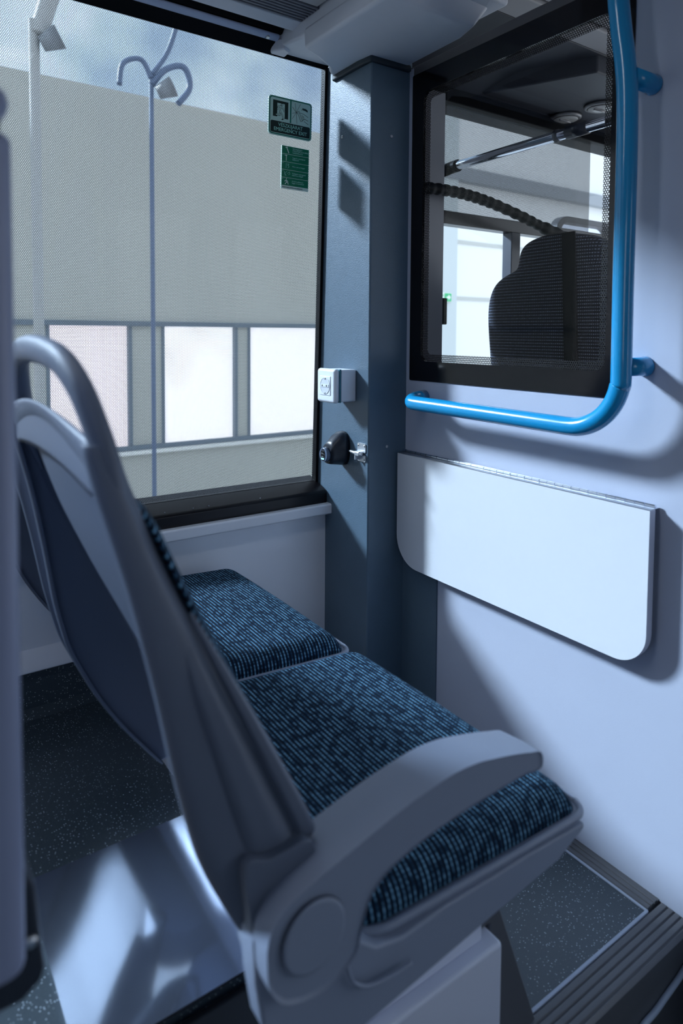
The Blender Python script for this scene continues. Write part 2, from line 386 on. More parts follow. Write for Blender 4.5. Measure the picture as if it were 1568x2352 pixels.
# --- header above the window
b = MB(); b.prism([(1.56, 0.75), (1.508, 0.693), (1.503, 0.692), (1.495, 0.699), (1.480, 0.715), (1.480, 0.74), (1.56, 0.76)], 0, -1.38, 1.0)
struct(b.build('trim_3', M_black, bevel=0.002), 'black rubber band above the side window', 'trim')
b = MB(); b.prism([(1.480, 0.7155), (1.470, 0.7175), (1.463, 0.7215), (1.462, 0.7265), (1.466, 0.730), (1.480, 0.730)], 0, -1.38, 0.835)
o = struct(b.build('trim_4', M_bar, bevel=0.003), 'thin blue-grey metal strip above the side window', 'trim')
MB().tube([(0.805, 1.471, 0.7180), (0.805, 1.470, 0.7150)], [0.006, 0.0045], 12).build('screw', M_steel, o)
b = MB(); b.prism([(1.478, 0.7305), (1.462, 0.7305), (1.455, 0.740), (1.424, 0.740), (1.424, 0.760), (1.478, 0.760)], 0, -1.38, 0.9)
struct(b.build('trim_5', M_black), 'black recess strip between the metal strip and the ceiling grille', 'trim')
b = MB(); b.prism([(1.424, 0.7255), (1.420, 0.7245), (1.392, 0.7355), (1.390, 0.740), (1.390, 0.76), (1.424, 0.76)], 0, -1.38, 0.88)
struct(b.build('trim_6', M_duct, bevel=0.003), 'smooth grey ledge beside the ceiling ribs', 'trim')
# ribbed grille
gr = thing('ceiling_grille', (-0.2, 1.33, 0.735), 'dark ribbed air grille running along the ceiling above the window', 'grille')
MB().box(-1.38, 0.85, 1.305, 1.389, 0.748, 0.758).build('backing', M_dark, gr)
for k in range(7):
    y = 1.388-0.0118*k
    MB().prism([(y, 0.7335), (y-0.0062, 0.7340), (y-0.0066, 0.7478), (y+0.0004, 0.7478)], 0, -1.38, 0.85).build('slat', M_ceil_rib, gr, bevel=0.0015)

# --- ceiling of the saloon and the cab
struct(box(-1.45, 1.30, -0.98, 1.56, 0.812, 0.86).build('ceiling', M_encl), 'grey ceiling panel of the saloon', 'ceiling')
struct(box(-1.38, 0.84, 0.99, 1.304, 0.7345, 0.812).build('trim_7', M_ceil_l), 'flat grey ceiling strip inside the ribs', 'trim')
struct(box(1.30, 3.5, -0.98, 1.60, 0.82, 0.86).build('ceiling_cab', M_ceil_d), 'dark ceiling over the driver cab', 'ceiling')
for k, (y0, y1, z, mm) in enumerate(((1.095, 1.178, 0.80, M_ceil_l), (0.86, 1.085, 0.806, M_ceil_l), (0.40, 0.85, 0.803, M_duct))):
    struct(box(1.14, 3.4, y0, y1, z, 0.82).build('trim_%d' % (8+k), mm, bevel=0.004), ('pale grey ceiling strip beside the dark cab panel', 'wide grey ceiling strip seen above the black window frame', 'outermost grey ceiling strip over the partition')[k], 'trim')
struct(MB().prism([(1.18, 0.80), (1.40, 0.80), (1.52, 0.752), (1.60, 0.752), (1.60, 0.82), (1.18, 0.82)], 0, 1.14, 3.4).build('ceiling_cab_edge', M_ceil_d, bevel=0.004), 'dark sloping edge of the cab ceiling', 'ceiling')
struct(MB().prism([(1.50, 0.70), (1.515, 0.75), (1.60, 0.75), (1.60, 0.70)], 0, 1.14, 3.4).build('trim_11', M_black, bevel=0.003), 'black strip over the driver side window', 'trim')

# --- floors
struct(box(-1.45, 0.50, 0.72, 1.56, -0.83, -0.795).build('floor', M_vinyl), 'dark speckled vinyl floor behind the seats', 'floor')
struct(box(-1.45, 0.505, 0.715, 0.735, -1.0, -0.83).build('floor_riser', M_dark), 'black riser below the raised floor', 'floor')
struct(box(0.20, 1.082, 0.608, 1.56, -1.05, -1.0).build('floor_platform', M_vinyl), 'grey speckled vinyl platform in front of the seats', 'floor')
struct(box(-1.45, 1.6, -1.0, 0.60, -1.42, -1.38).build('floor_aisle', M_vinyl), 'dark aisle floor below the step', 'floor')
# step nosings with grooves
def nosing(name, along, pts_in, label):
    pass
sn = thing('trim_12', (0.95, 0.57, -1.05), 'ribbed grey step nosing along the aisle edge of the platform', 'trim', kind='structure')
prof = [(0.606, -1.003)]
for k in range(4):
    y = 0.600-0.012*k; prof += [(y, -0.997), (y-0.0085, -0.997), (y-0.0095, -1.0), (y-0.0115, -1.0)]
prof += [(0.551, -0.997), (0.545, -1.003), (0.545, -1.038), (0.606, -1.05)]
MB().prism(prof, 0, 0.30, 1.118).build('ribbed_strip', M_nosing, sn, bevel=0.0008, bseg=1)
MB().box(0.30, 1.082, 0.604, 0.6095, -1.003, -0.9975).build('edging_strip', M_seal, sn, bevel=0.0012)
sn2 = thing('trim_13', (1.10, 1.0, -1.05), 'ribbed grey threshold strip at the foot of the partition', 'trim', kind='structure')
prof = [(1.080, -1.003)]
for k in range(3):
    x = 1.084+0.011*k; prof += [(x, -0.995), (x+0.008, -0.995), (x+0.009, -0.998), (x+0.0105, -0.998)]
prof += [(1.125, -0.995), (1.125, -1.05), (1.080, -1.05)]
MB().prism(prof, 1, 0.607, 1.32).build('ribbed_strip', M_nosing, sn2, bevel=0.0008, bseg=1)
MB().box(1.0785, 1.084, 0.606, 1.31, -1.003, -0.9975).build('edging_strip', M_seal, sn2, bevel=0.0012)
struct(box(0.30, 1.112, 0.552, 0.585, -1.38, -1.04).build('step_riser', M_nosing), 'grey riser under the step nosing', 'step')
st = thing('boarding_step', (1.3, 0.45, -1.38), 'black ribbed lower step in the bottom right corner', 'step')
MB().box(1.112, 1.60, 0.10, 0.70, -1.20, -1.10).build('tread', M_dark, st, bevel=0.004)
for k in range(5):
    MB().prism([(1.118+0.0, 0.645-0.035*k), (1.58, 0.60-0.035*k), (1.58, 0.582-0.035*k), (1.118, 0.627-0.035*k)], 2, -1.10, -1.093).build('rib', M_nosing, st, bevel=0.002)
MB().tube(smooth_path([(1.118, 0.565, -1.03), (1.110, 0.549, -1.06), (1.02, 0.5475, -1.085), (0.955, 0.5465, -1.10), (0.945, 0.546, -1.20), (0.945, 0.546, -1.37)]), 0.005, 10).build('sealant_bead', M_seal, st, smooth=True)

# --- pillar
pl = thing('corner_pillar', (1.06, 1.42, -1.0), 'slate blue vinyl covered corner pillar between the side window and the partition', 'pillar', kind='structure')
MB().add([], [])
pm = MB()
zs = [-1.0, -0.461, -0.42, -0.40, 0.0, 0.35, 0.70]
for i in range(len(zs)-1): pass
def pil_y(z): return 1.500 if z < -0.455 else (wy(z)-0.002)
pm.add([(1.0, 1.31, -1.0), (1.0, 1.31, 0.70), (1.0, wy(0.70), 0.70), (1.0, wy(-0.40)+0.0, -0.385), (1.0, 1.546, -0.415), (1.0, 1.546, -1.0),
        (1.13, 1.31, -1.0), (1.13, 1.31, 0.70), (1.13, wy(0.70), 0.70), (1.13, wy(-0.40), -0.385), (1.13, 1.546, -0.415), (1.13, 1.546, -1.0)],
       [(0,1,2,3,4,5), (11,10,9,8,7,6), (0,6,7,1), (1,7,8,2), (2,8,9,3), (3,9,10,4), (4,10,11,5), (5,11,6,0)])
pm.build('cladding', M_pillar, pl, bevel=0.005)
MB().prism([(0.988, 1.35), (0.993, 1.303), (1.118, 1.300), (1.118, 1.32), (1.118, 1.47), (0.992, 1.47)], 2, 0.652, 0.668).build('top_collar', mat('collar', (0.020, 0.034, 0.048), 0.5), pl, bevel=0.004)
screw(pl, (1.0, 1.431, 0.503), 0, 0.0042)
screw(pl, (1.063, 1.31, 0.487), 1, 0.0042); screw(pl, (1.058, 1.31, -0.283), 1, 0.0042)

# --- partition wall (opening for the driver window)
pw = MB()
YL, YR, ZB = 1.296, 0.700, -0.116
pw.box(D, D+0.03, 1.18, 1.325, -1.0, ZB)
pw.box(D, D+0.03, 0.30, 1.18, -1.0, ZB)
pw.box(D, D+0.03, 0.30, YR, ZB, 0.80)
pw.box(D, D+0.03, YL, 1.325, ZB, 0.66)
struct(box(D+0.002, D+0.03, 0.705, 1.31, 0.6405, 0.665).build('trim_16', mat('header_grey', (0.10, 0.10, 0.11), 0.5), bevel=0.003), 'dark grey rail on top of the driver window frame', 'trim')
struct(pw.build('wall_front', M_wall), 'white partition wall behind the driver cab', 'wall')
struct(MB().prism([(1.312, -0.55), (1.183, -0.55), (1.183, -1.0), (1.312, -1.0)], 0, D-0.004, D).build('trim_14', M_pillar), 'slate vinyl kick strip on the partition below the folding table', 'trim')
# --- window 2 (driver window in the partition)
w2 = thing('window_2', (D, 1.0, ZB), 'black framed driver window in the partition, behind the blue rail', 'window', kind='structure')
MB().box(D+0.006, D+0.012, YR, YL, ZB, 0.640).build('glass_pane', M_glassp, w2)
fo = rrect(YR, YL, ZB, 0.640, 0.004); fi = rrect(0.742, 1.255, -0.067, 0.590, 0.022)
mb = MB(); frame_prism(mb, fo, fi, 0, D-0.002, D+0.0058); mb.build('ceramic_border', M_frit, w2)
fi2 = rrect(0.760, 1.237, -0.049, 0.572, 0.012); fi1 = rrect(0.742, 1.255, -0.067, 0.590, 0.022)
mb = MB(); frame_prism(mb, fi1, fi2, 0, D+0.0048, D+0.0056); mb.build('dot_matrix', M_dotb, w2)

# --- enclosing parts of the bus out of the photograph (they shade the saloon)
struct(box(-1.48, -1.45, -1.0, 1.6, -1.4, 0.86).build('wall_rear', M_encl), 'grey rear bulkhead', 'wall')
rw = MB(); rw.box(-1.45, 3.4, -1.0, -0.97, -1.4, -0.35); rw.box(-1.45, 3.4, -1.0, -0.97, 0.55, 0.86); rw.box(-1.45, 1.2, -1.0, -0.97, -0.35, -0.1); rw.box(-1.45, -0.9, -1.0, -0.97, -0.1, 0.55); rw.box(-0.2, 1.2, -1.0, -0.97, -0.1, 0.55); rw.box(3.0, 3.4, -1.0, -0.97, -0.35, 0.55)
struct(rw.build('wall_right', M_encl), 'grey side wall on the door side', 'wall')

# --- unseen ceiling strip over the seats, added as fill to brighten the saloon
cl = thing('ceiling_fill', (-0.35, 0.70, 0.79), 'unseen long fill lamp added at the ceiling over the seats', 'lamp')
MB().box(-1.15, 0.45, 0.62, 0.78, 0.795, 0.812).build('housing', M_duct, cl, bevel=0.003)
lm = bpy.data.lights.new('strip_fill', 'AREA'); lm.shape = 'RECTANGLE'; lm.size = 1.56; lm.size_y = 0.13; lm.energy = 4; lm.color = (0.84, 0.91, 1.0)
lo = bpy.data.objects.new('strip_fill', lm); COL.objects.link(lo); lo.location = (-0.35, 0.70, 0.793)

# ================================================================== DRIVER CAB
cw = MB(); cw.box(1.13, 3.4, 1.52, 1.58, -1.0, -0.16)
struct(cw.build('wall_left_cab', M_dark), 'dark wall below the driver side window', 'wall')
w3 = thing('window_3', (1.8, 1.55, -0.16), 'driver side window seen through the partition glass', 'window', kind='structure')
fr = MB()
fr.box(1.13, 3.2, 1.515, 1.56, 0.339, 0.379); fr.box(1.13, 3.2, 1.515, 1.56, -0.19, -0.16)
fr.box(1.13, 1.37, 1.515, 1.56, -0.16, 0.339); fr.box(3.1, 3.4, 1.515, 1.56, -0.16, 0.75)
fr.build('frame', mat('frame_black', (0.012, 0.012, 0.014), 0.3), w3, bevel=0.003)
MB().box(1.742, 1.786, 1.512, 1.552, -0.16, 0.34).build('mullion', M_dark, w3, bevel=0.003)
MB().box(1.37, 3.1, 1.535, 1.540, -0.16, 0.72).build('glass_pane', M_glass, w3)
MB().box(1.13, 2.185, 1.5325, 1.5335, 0.379, 0.705).build('perforated_film', M_film2, w3)
MB().box(1.402, 1.424, 1.500, 1.515, 0.035, 0.105).box(1.414, 1.434, 1.490, 1.502, 0.030, 0.110).build('catch', M_black, w3, bevel=0.003)
struct(box(1.14, 1.385, 1.46, 1.515, -0.16, 0.70).build('trim_15', mat('cab_post_grey', (0.22, 0.23, 0.26), 0.3)), 'grey window post of the cab beside the slate pillar', 'trim')

# chrome grab bar with sleeves
gb = thing('chrome_bar', (1.45, 1.2, 0.50), 'chrome tube running across the cab in front of the film covered window', 'bar')
gt_o = MB().tube([(1.45, 1.487, 0.505), (1.45, 0.84, 0.512)], 0.0135, 24).build('tube', M_chrome, gb, smooth=True)
MB().tube(smooth_path([(1.40, 1.53, 0.492), (1.43, 1.515, 0.494), (1.45, 1.495, 0.504), (1.45, 1.470, 0.505)], 5), 0.018, 18).build('elbow', M_black, gb, smooth=True)
MB().tube([(1.45, 1.085, 0.5095), (1.45, 1.025, 0.510)], 0.0165, 20).build('sleeve', M_dark, gt_o, smooth=True)
MB().tube([(1.45, 1.120, 0.509), (1.45, 1.110, 0.509)], 0.0165, 20).build('ring', M_dark, gt_o, smooth=True)
# ribbed black conduit
hp = smooth_path([(1.20, 1.42, 0.400), (1.289, 1.42, 0.409), (1.382, 1.42, 0.411), (1.471, 1.42, 0.406), (1.565, 1.42, 0.393), (1.685, 1.42, 0.370), (1.791, 1.42, 0.345), (1.93, 1.42, 0.318)], 12)
rad = [0.0145+0.0026*(1 if (i % 4) < 2 else 0)+0.004*(i > 70) for i in range(len(hp))]
tag(MB().tube(hp, rad, 14).build('ribbed_conduit', M_black, smooth=True), 'black ribbed conduit curving down behind the driver seat', 'conduit')
# driver mirror
mi = thing('wing_mirror', (2.45, 1.75, 0.40), 'rounded black mirror seen past the edge of the perforated film', 'mirror')
mb = MB(); frame_prism(mb, rrect(2.22, 2.62, 0.20, 0.475, 0.07), rrect(2.245, 2.595, 0.225, 0.452, 0.055), 1, 1.70, 1.74); mb.build('housing', M_dark, mi, bevel=0.004)
MB().prism(rrect(2.24, 2.60, 0.22, 0.457, 0.055), 1, 1.725, 1.735).build('mirror_glass', M_chrome, mi)

MB().tube(smooth_path([(2.30, 1.72, 0.21), (2.30, 1.70, 0.10), (2.30, 1.62, -0.10), (2.30, 1.575, -0.20)]), 0.012, 12).build('arm', M_dark, mi, smooth=True)
# ceiling console and round lamps
struct(MB().prism([(1.585, 1.505), (1.72, 1.19), (3.2, 1.19), (3.2, 1.505)], 2, 0.752, 0.81).build('ceiling_console', M_ceil_d, bevel=0.006), 'dark lowered console in the cab ceiling', 'ceiling')
def lamp(x, y, label):
    t = thing('round_lamp', (x, y, 0.74), label, 'lamp', 'round lamps in the cab ceiling')
    pts = []
    mb = MB()
    mb.tube([(x, y, 0.7525), (x, y, 0.744), (x, y, 0.741)], [0.052, 0.052, 0.046], 32).build('rim', M_lensr, t, smooth=True)
    mb = MB(); mb.tube([(x, y, 0.7415), (x, y, 0.7375), (x, y, 0.7355)], [0.043, 0.038, 0.02], 28).build('lens', M_lens, t, smooth=True)
    mb = MB(); mb.tube(smooth_path([(x-0.028, y+0.004, 0.7365), (x, y-0.006, 0.733), (x+0.028, y+0.002, 0.7365)]), 0.004, 8).build('rib', M_lensr, t, smooth=True)
lamp(1.972, 1.484, 'round cab ceiling lamp nearer the side window')
lamp(1.972, 1.350, 'round cab ceiling lamp half hidden by the blue rail')

# driver seat
ds = thing('driver_seat', (1.52, 1.14, -0.9), 'dark patterned high-backed driver seat behind the partition glass', 'seat')
cy = 1.14
sil = [(-0.9, 0.21), (-0.6, 0.225), (-0.35, 0.235), (-0.20, 0.246), (-0.10, 0.258), (0.02, 0.266), (0.08, 0.264), (0.125, 0.250), (0.155, 0.222), (0.172, 0.180), (0.180, 0.148), (0.195, 0.138), (0.225, 0.134), (0.245, 0.120), (0.258, 0.09), (0.264, 0.05), (0.266, 0.02)]
rows_f, rows = [], []
def seat_half(z, w, N=20):
    out = []
    for k in range(N):
        a = 2*math.pi*k/N; c, s_ = math.cos(a), math.sin(a)
        y = w*math.copysign(abs(c)**0.55, c); x = 0.05*math.copysign(abs(s_)**0.6, s_)
        out.append((1.52+x+0.13*(-z+0.25)*0.5, cy+y, z))
    return out
mb = MB(); R_ = [seat_half(z, w) for z, w in sil]
N = 20
vs = [p for r in R_ for p in r]; fs = [(i*N+k, i*N+(k+1) % N, (i+1)*N+(k+1) % N, (i+1)*N+k) for i in range(len(R_)-1) for k in range(N)]
fs += [tuple(range(N)), tuple((len(R_)-1)*N+k for k in range(N))]
mb.add(vs, fs).build('backrest', M_dash, ds, subsurf=2)
MB().prism(rrect(1.55, 2.0, 0.90, 1.38, 0.05), 2, -0.62, -0.50).build('seat_cushion', M_dash, ds, bevel=0.03)
MB().tube([(1.75, 1.14, -1.0), (1.75, 1.14, -0.62)], 0.08, 20).build('pedestal', M_dark, ds, smooth=True)
MB().prism([(1.455, 0.262), (1.459, 0.262), (1.495, -0.30), (1.491, -0.30)], 1, 1.06, 1.10).build('seat_belt', M_black, ds)
struct(box(1.15, 3.4, -0.9, 1.52, -1.05, -1.0).build('floor_cab', M_dark), 'dark floor of the cab', 'floor')

# ================================================================== AIR DUCT COVER
dc = thing('duct_cover', (0.98, 1.25, 0.665), 'moulded grey plastic duct cover at the ceiling above the slate pillar', 'duct cover')
mb = MB()
low = [(0.848, 1.06), (0.848, 1.374), (0.897, 1.394), (0.955, 1.43), (0.985, 1.466), (1.09, 1.466), (1.112, 1.30), (1.106, 1.12), (1.085, 1.06)]
up = [(0.851, 0.99), (0.851, 1.504), (1.0, 1.504), (1.12, 1.49), (1.135, 1.30), (1.135, 1.06), (1.11, 0.99)]
def loft(mb, A, za, B, zb, capa=True, capb=True):
    n = len(A); vs = [(x, y, z) for (x, y), z in zip(A, za)]+[(x, y, z) for (x, y), z in zip(B, zb)]
    fs = [(i, (i+1) % n, n+(i+1) % n, n+i) for i in range(n)]
    if capa: fs.append(tuple(range(n)))
    if capb: fs.append(tuple(range(2*n-1, n-1, -1)))
    mb.add(vs, fs)
low9 = low; mid = [(0.846, 1.02), (0.846, 1.374), (0.897, 1.394), (0.955, 1.43), (0.985, 1.478), (1.10, 1.478), (1.125, 1.30), (1.122, 1.10), (1.11, 1.02)]
loft(mb, low9, [0.665]*9, mid, [0.715]*9)
mb.build('lower_shell', M_duct, dc, bevel=0.010, bseg=4, angle=30)
mb = MB(); mb.prism([(0.851, 1.0), (0.851, 1.395), (0.846, 1.42), (0.836, 1.500), (0.86, 1.506), (0.90, 1.506), (1.13, 1.49), (1.13, 1.0)], 2, 0.700, 0.811)
mb.build('upper_shell', M_duct, dc, bevel=0.008, bseg=4, angle=30)
MB().prism([(0.825, 1.492), (0.832, 1.512), (0.872, 1.508), (0.868, 1.470), (0.845, 1.455)], 2, 0.694, 0.722).build('clip', M_duct, dc, bevel=0.005)

# ================================================================== BLUE HANDRAIL
hr = thing('handrail', (1.12, 0.95, -0.17), 'bright blue bent tube handrail fixed to the partition around the driver window', 'handrail')
X0 = 1.05
path = [(1.105, 1.236, -0.156), (1.075, 1.228, -0.158), (1.055, 1.212, -0.161), (1.05, 1.190, -0.163), (1.05, 1.10, -0.164), (1.05, 0.95, -0.1655), (1.05, 0.80, -0.167)]
c = (0.765, -0.067)
for k in range(0, 9):
    a = math.radians(270-90*k/8); path.append((1.05, 0.765+0.100*math.cos(a), -0.067+0.100*math.sin(a)))
path += [(1.05, 0.666, 0.10), (1.05, 0.666, 0.30), (1.05, 0.668, 0.40), (1.049, 0.673, 0.46), (1.046, 0.681, 0.52), (1.043, 0.688, 0.60), (1.043, 0.69, 0.72), (1.043, 0.69, 0.81)]
MB().tube(smooth_path(path, 6), 0.0172, 28).build('bent_tube', M_blue, hr, smooth=True)
for (y, z, r) in ((0.664, 0.434, 0.0165), (0.663, -0.054, 0.0165)):
    MB().tube([(1.055, y, z), (1.112, y, z), (1.117, y, z), (1.1199, y, z)], [r*0.95, r, r*1.08, r*1.08], 24).build('standoff', M_blue, hr, smooth=True)
MB().tube([(1.075, 1.228, -0.157), (1.1199, 1.240, -0.156)], [0.0172, 0.0185], 24).build('standoff', M_blue, hr, smooth=True)

# ================================================================== FOLDING TABLE
tb = thing('folding_table', (1.10, 0.96, -0.58), 'white fold-down table top hanging flat against the partition', 'table')
def tcorner():
    y0, y1, z0, z1 = 0.628, 1.303, -0.583, -0.301
    pts = [(y1, z1), (y0, z1)] + [(y0, -0.50)] + arcpts(y0+0.062, z0+0.062, 0.062, 180, 270, 10) + arcpts(y1-0.075, z0+0.075, 0.075, 270, 360, 10)
    return pts
MB().prism(tcorner(), 0, 1.088, 1.0885).build('laminate_face', M_table, tb)
MB().prism(tcorner(), 0, 1.0885, 1.106).build('core', M_tedge, tb, bevel=0.001)
hl_o = MB().box(1.089, 1.1195, 0.629, 1.302, -0.3009, -0.2995).build('hinge_leaf', M_steel, tb)
k = 0
hb = MB()
y = 0.632
while y < 1.298:
    hb.tube([(1.112, y, -0.2965), (1.112, y+0.0178, -0.2965)], 0.0034 if k % 2 else 0.0031, 10, up=Vector((0, 0, 1))); y += 0.0190; k += 1
hb.build('piano_hinge', M_chrome, hl_o, smooth=False)

# ================================================================== SOCKET
sk = thing('wall_socket', (0.97, 1.405, -0.174), 'white surface-mounted mains socket on the slate pillar', 'socket')
MB().box(0.952, 0.9995, 1.3615, 1.4345, -0.1705, -0.0895).build('back_box', M_socket, sk, bevel=0.004)
MB().box(0.947, 0.9525, 1.360, 1.436, -0.1715, -0.0885).build('gasket', M_teal, sk, bevel=0.001)
MB().box(0.930, 0.947, 1.3575, 1.4385, -0.173, -0.087).build('cover_frame', M_socket, sk, bevel=0.009, bseg=5)
ins_o = MB().box(0.9285, 0.934, 1.3745, 1.4215, -0.154, -0.106).build('insert', M_socket, sk, bevel=0.001)
mb = MB(); cyk, czk = 1.398, -0.130
op = [(cyk+0.0195*math.cos(a*math.pi/16), czk+0.0195*math.sin(a*math.pi/16)) for a in range(32)]
mb = MB(); frame_prism(mb, [(cyk+(p[0]-cyk)*1.10, czk+(p[1]-czk)*1.10) for p in op], op, 0, 0.9275, 0.931); mb.build('ring', M_socket, sk)
MB().prism(op, 0, 0.9280, 0.9290).build('recess', M_socket_in, ins_o)
MB().box(0.9268, 0.9282, cyk-0.0165, cyk+0.0165, czk-0.003, czk+0.003).build('web', M_socket, ins_o)
for s_ in (-1, 1):
    MB().tube([(0.9285, cyk+s_*0.0095, czk), (0.9266, cyk+s_*0.0095, czk)], 0.0024, 12).build('pin_hole', M_dark, ins_o)
    MB().box(0.9262, 0.9285, cyk-0.003, cyk+0.003, czk+s_*0.0185-0.0015, czk+s_*0.0185+0.0015).build('earth_clip', M_zinc, ins_o)

# ================================================================== USB CHARGER
ub = thing('usb_charger', (0.97, 1.41, -0.335), 'dark domed charger housing with twin ports beside the slide bolt', 'charger')
secs = []
for (x, yc, zc, hy, hz) in ((0.999, 1.416, -0.296, 0.030, 0.044), (0.985, 1.416, -0.296, 0.029, 0.043), (0.972, 1.417, -0.299, 0.026, 0.038), (0.958, 1.4175, -0.305, 0.022, 0.030), (0.948, 1.418, -0.308, 0.020, 0.0235)):
    secs.append([(x, yc+hy*math.copysign(abs(math.cos(a))**0.75, math.cos(a)), zc+hz*math.copysign(abs(math.sin(a))**0.8, math.sin(a))) for a in [2*math.pi*k/24 for k in range(24)]])
mb = MB(); n = 24
mb.add([p for r in secs for p in r], [(i*n+k, i*n+(k+1) % n, (i+1)*n+(k+1) % n, (i+1)*n+k) for i in range(len(secs)-1) for k in range(n)]+[tuple(range(n)), tuple((len(secs)-1)*n+k for k in range(n))])
mb.build('housing', M_dark, ub, smooth=True)
MB().tube([(0.949, 1.418, -0.308), (0.941, 1.418, -0.309), (0.937, 1.418, -0.309)], [0.0195, 0.0185, 0.0165], 28).build('collar', M_usb, ub, smooth=True)
pp_o = MB().prism([(1.418+0.0105*math.cos(a*math.pi/14), -0.309+0.0155*math.sin(a*math.pi/14)) for a in range(28)], 0, 0.9362, 0.9372).build('port_plate', M_dark, ub)
for zz in (-0.3025, -0.3110):
    MB().box(0.9352, 0.9364, 1.4115, 1.4245, zz-0.0030, zz+0.0030).build('port', M_black, pp_o)
    MB().box(0.9348, 0.9354, 1.4125, 1.4225, zz-0.0026, zz-0.0012).build('contact', M_steel, pp_o)
MB().box(0.9350, 0.9363, 1.412, 1.423, -0.3205, -0.3170).build('indicator_light', M_led, pp_o)

# ================================================================== SLIDE BOLT
sb = thing('slide_bolt', (0.99, 1.345, -0.318), 'small bright metal barrel bolt latch at the edge of the slate pillar', 'latch')
MB().prism(rrect(1.319, 1.3525, -0.296, -0.273, 0.003), 0, 0.9975, 0.9995).build('back_plate', M_zinc, sb)
MB().prism(rrect(1.319, 1.3525, -0.319, -0.302, 0.003), 0, 0.9975, 0.9995).build('back_plate', M_zinc, sb)
MB().tube([(0.988, 1.374, -0.2965), (0.988, 1.366, -0.297), (0.988, 1.352, -0.298), (0.988, 1.322, -0.300)], [0.0018, 0.0034, 0.0046, 0.0046], 16).build('bolt', M_zinc, sb, smooth=True)
MB().box(0.983, 0.9985, 1.327, 1.3485, -0.3055, -0.2925).build('barrel', M_zinc, sb, bevel=0.004)
MB().box(0.984, 0.9985, 1.344, 1.3475, -0.315, -0.303).build('stop', M_zinc, sb, bevel=0.001)
for (y, z) in ((1.3475, -0.279), (1.3235, -0.279), (1.3475, -0.313), (1.3235, -0.313)):
    screw(sb, (0.9976, y, z), 0, 0.0026)

# ================================================================== STICKERS ON THE WINDOW
def sy(z): return wy(z) - 0.0005
def slab(mb, pts, d0, d1):
    """polygon given as (x,z) laid on the film, between depths d0 and d1 in front of it"""
    n = len(pts); vs = [(x, wy(z)-d0, z) for x, z in pts]+[(x, wy(z)-d1, z) for x, z in pts]
    mb.add(vs, [tuple(range(n)), tuple(range(2*n-1, n-1, -1))]+[(i, (i+1) % n, n+(i+1) % n, n+i) for i in range(n)]); return mb
s1 = thing('exit_sticker', (0.893, wy(0.5), 0.502), 'green emergency exit sticker with running figure and hammer picture, upper one on the window', 'sticker')
x0, x1, z0, z1 = 0.829, 0.957, 0.502, 0.598
slab(MB(), rrect(x0, x1, z0, z1, 0.009), -0.002, 0.0006).build('backing', M_signl, s1)
mb = MB(); fo = rrect(x0+.0018, x1-.0018, z0+.0018, z1-.0018, 0.0085); fi = rrect(x0+.004, x1-.004, z0+.004, z1-.004, 0.007)
slab(MB(), fo, 0.0007, 0.0010).build('border', M_green, s1)
slab(MB(), rrect(x0+.0045, x1-.0045, z0+.0045, z1-.0045, 0.0065), 0.0011, 0.0013).build('inner_line', M_signl, s1)
slab(MB(), rrect(x0+.0058, x1-.0058, z0+.0058, z0+.0345, 0.004), 0.0014, 0.0017).build('text_panel', M_signd, s1)
slab(MB(), rrect(x0+.0058, x0+.0615, z0+.037, z1-.0058, 0.004), 0.0014, 0.0017).build('picture_panel', M_signl, s1)
slab(MB(), rrect(x0+.0655, x1-.0058, z0+.037, z1-.0058, 0.004), 0.0014, 0.0017).build('picture_panel', M_signl, s1)
for (a, b_) in ((x0+.0615, x0+.0655),): slab(MB(), [(a, z0+.036), (b_, z0+.036), (b_, z1-.0045), (a, z1-.0045)], 0.0014, 0.0019).build('divider', M_green, s1)
def strokes(parent, name, polylines, w, material, d=0.0022):
    mb = MB()
    for pl_ in polylines:
        for (ax_, az_), (bx, bz) in zip(pl_[:-1], pl_[1:]):
            dx, dz = bx-ax_, bz-az_; l = math.hypot(dx, dz) or 1; nx, nz = -dz/l*w/2, dx/l*w/2; ex, ez = dx/l*w*0.3, dz/l*w*0.3
            slab(mb, [(ax_-ex+nx, az_-ez+nz), (bx+ex+nx, bz+ez+nz), (bx+ex-nx, bz+ez-nz), (ax_-ex-nx, az_-ez-nz)], 0.0018, d)
    return mb.build(name, material, parent)
def T(ox, oz, s, pts): return [(ox+x*s, oz+z*s) for x, z in pts]
ox, oz = x0+.012, z0+.041     # door picture, 44 x 46 mm
dark = MB()
slab(dark, T(ox, oz, 0.001, [(0, 4), (0, 44), (44, 44), (44, 2), (34, 2), (34, 38), (12, 38), (12, 4)]), 0.0018, 0.0020)
dark.build('doorway', M_signd, s1)
man = [T(ox, oz, 0.001, [(22, 31), (15, 29), (13, 22)]), T(ox, oz, 0.001, [(22, 30), (29, 27), (33, 20)]),
       T(ox, oz, 0.001, [(22, 30), (20, 17), (19, 9), (9, 9)]), T(ox, oz, 0.001, [(21, 18), (27, 11), (31, 1)])]
strokes(s1, 'running_figure', man, 0.0040, M_signd, 0.0021)
strokes(s1, 'running_figure_fill', man, 0.0022, M_signl, 0.0024)
slab(MB(), [(ox+.0255+.0032*math.cos(a*math.pi/8), oz+.0350+.0032*math.sin(a*math.pi/8)) for a in range(16)], 0.0018, 0.0021).build('head', M_signd, s1)
slab(MB(), [(ox+.0255+.0021*math.cos(a*math.pi/8), oz+.0350+.0021*math.sin(a*math.pi/8)) for a in range(16)], 0.0022, 0.0024).build('head_fill', M_signl, s1)
slab(MB(), T(ox, oz, 0.001, [(24, -1), (30, 3), (33, 3), (28, -2)]), 0.0018, 0.0021).build('shadow_mark', M_signd, s1)
ox = x0+.068
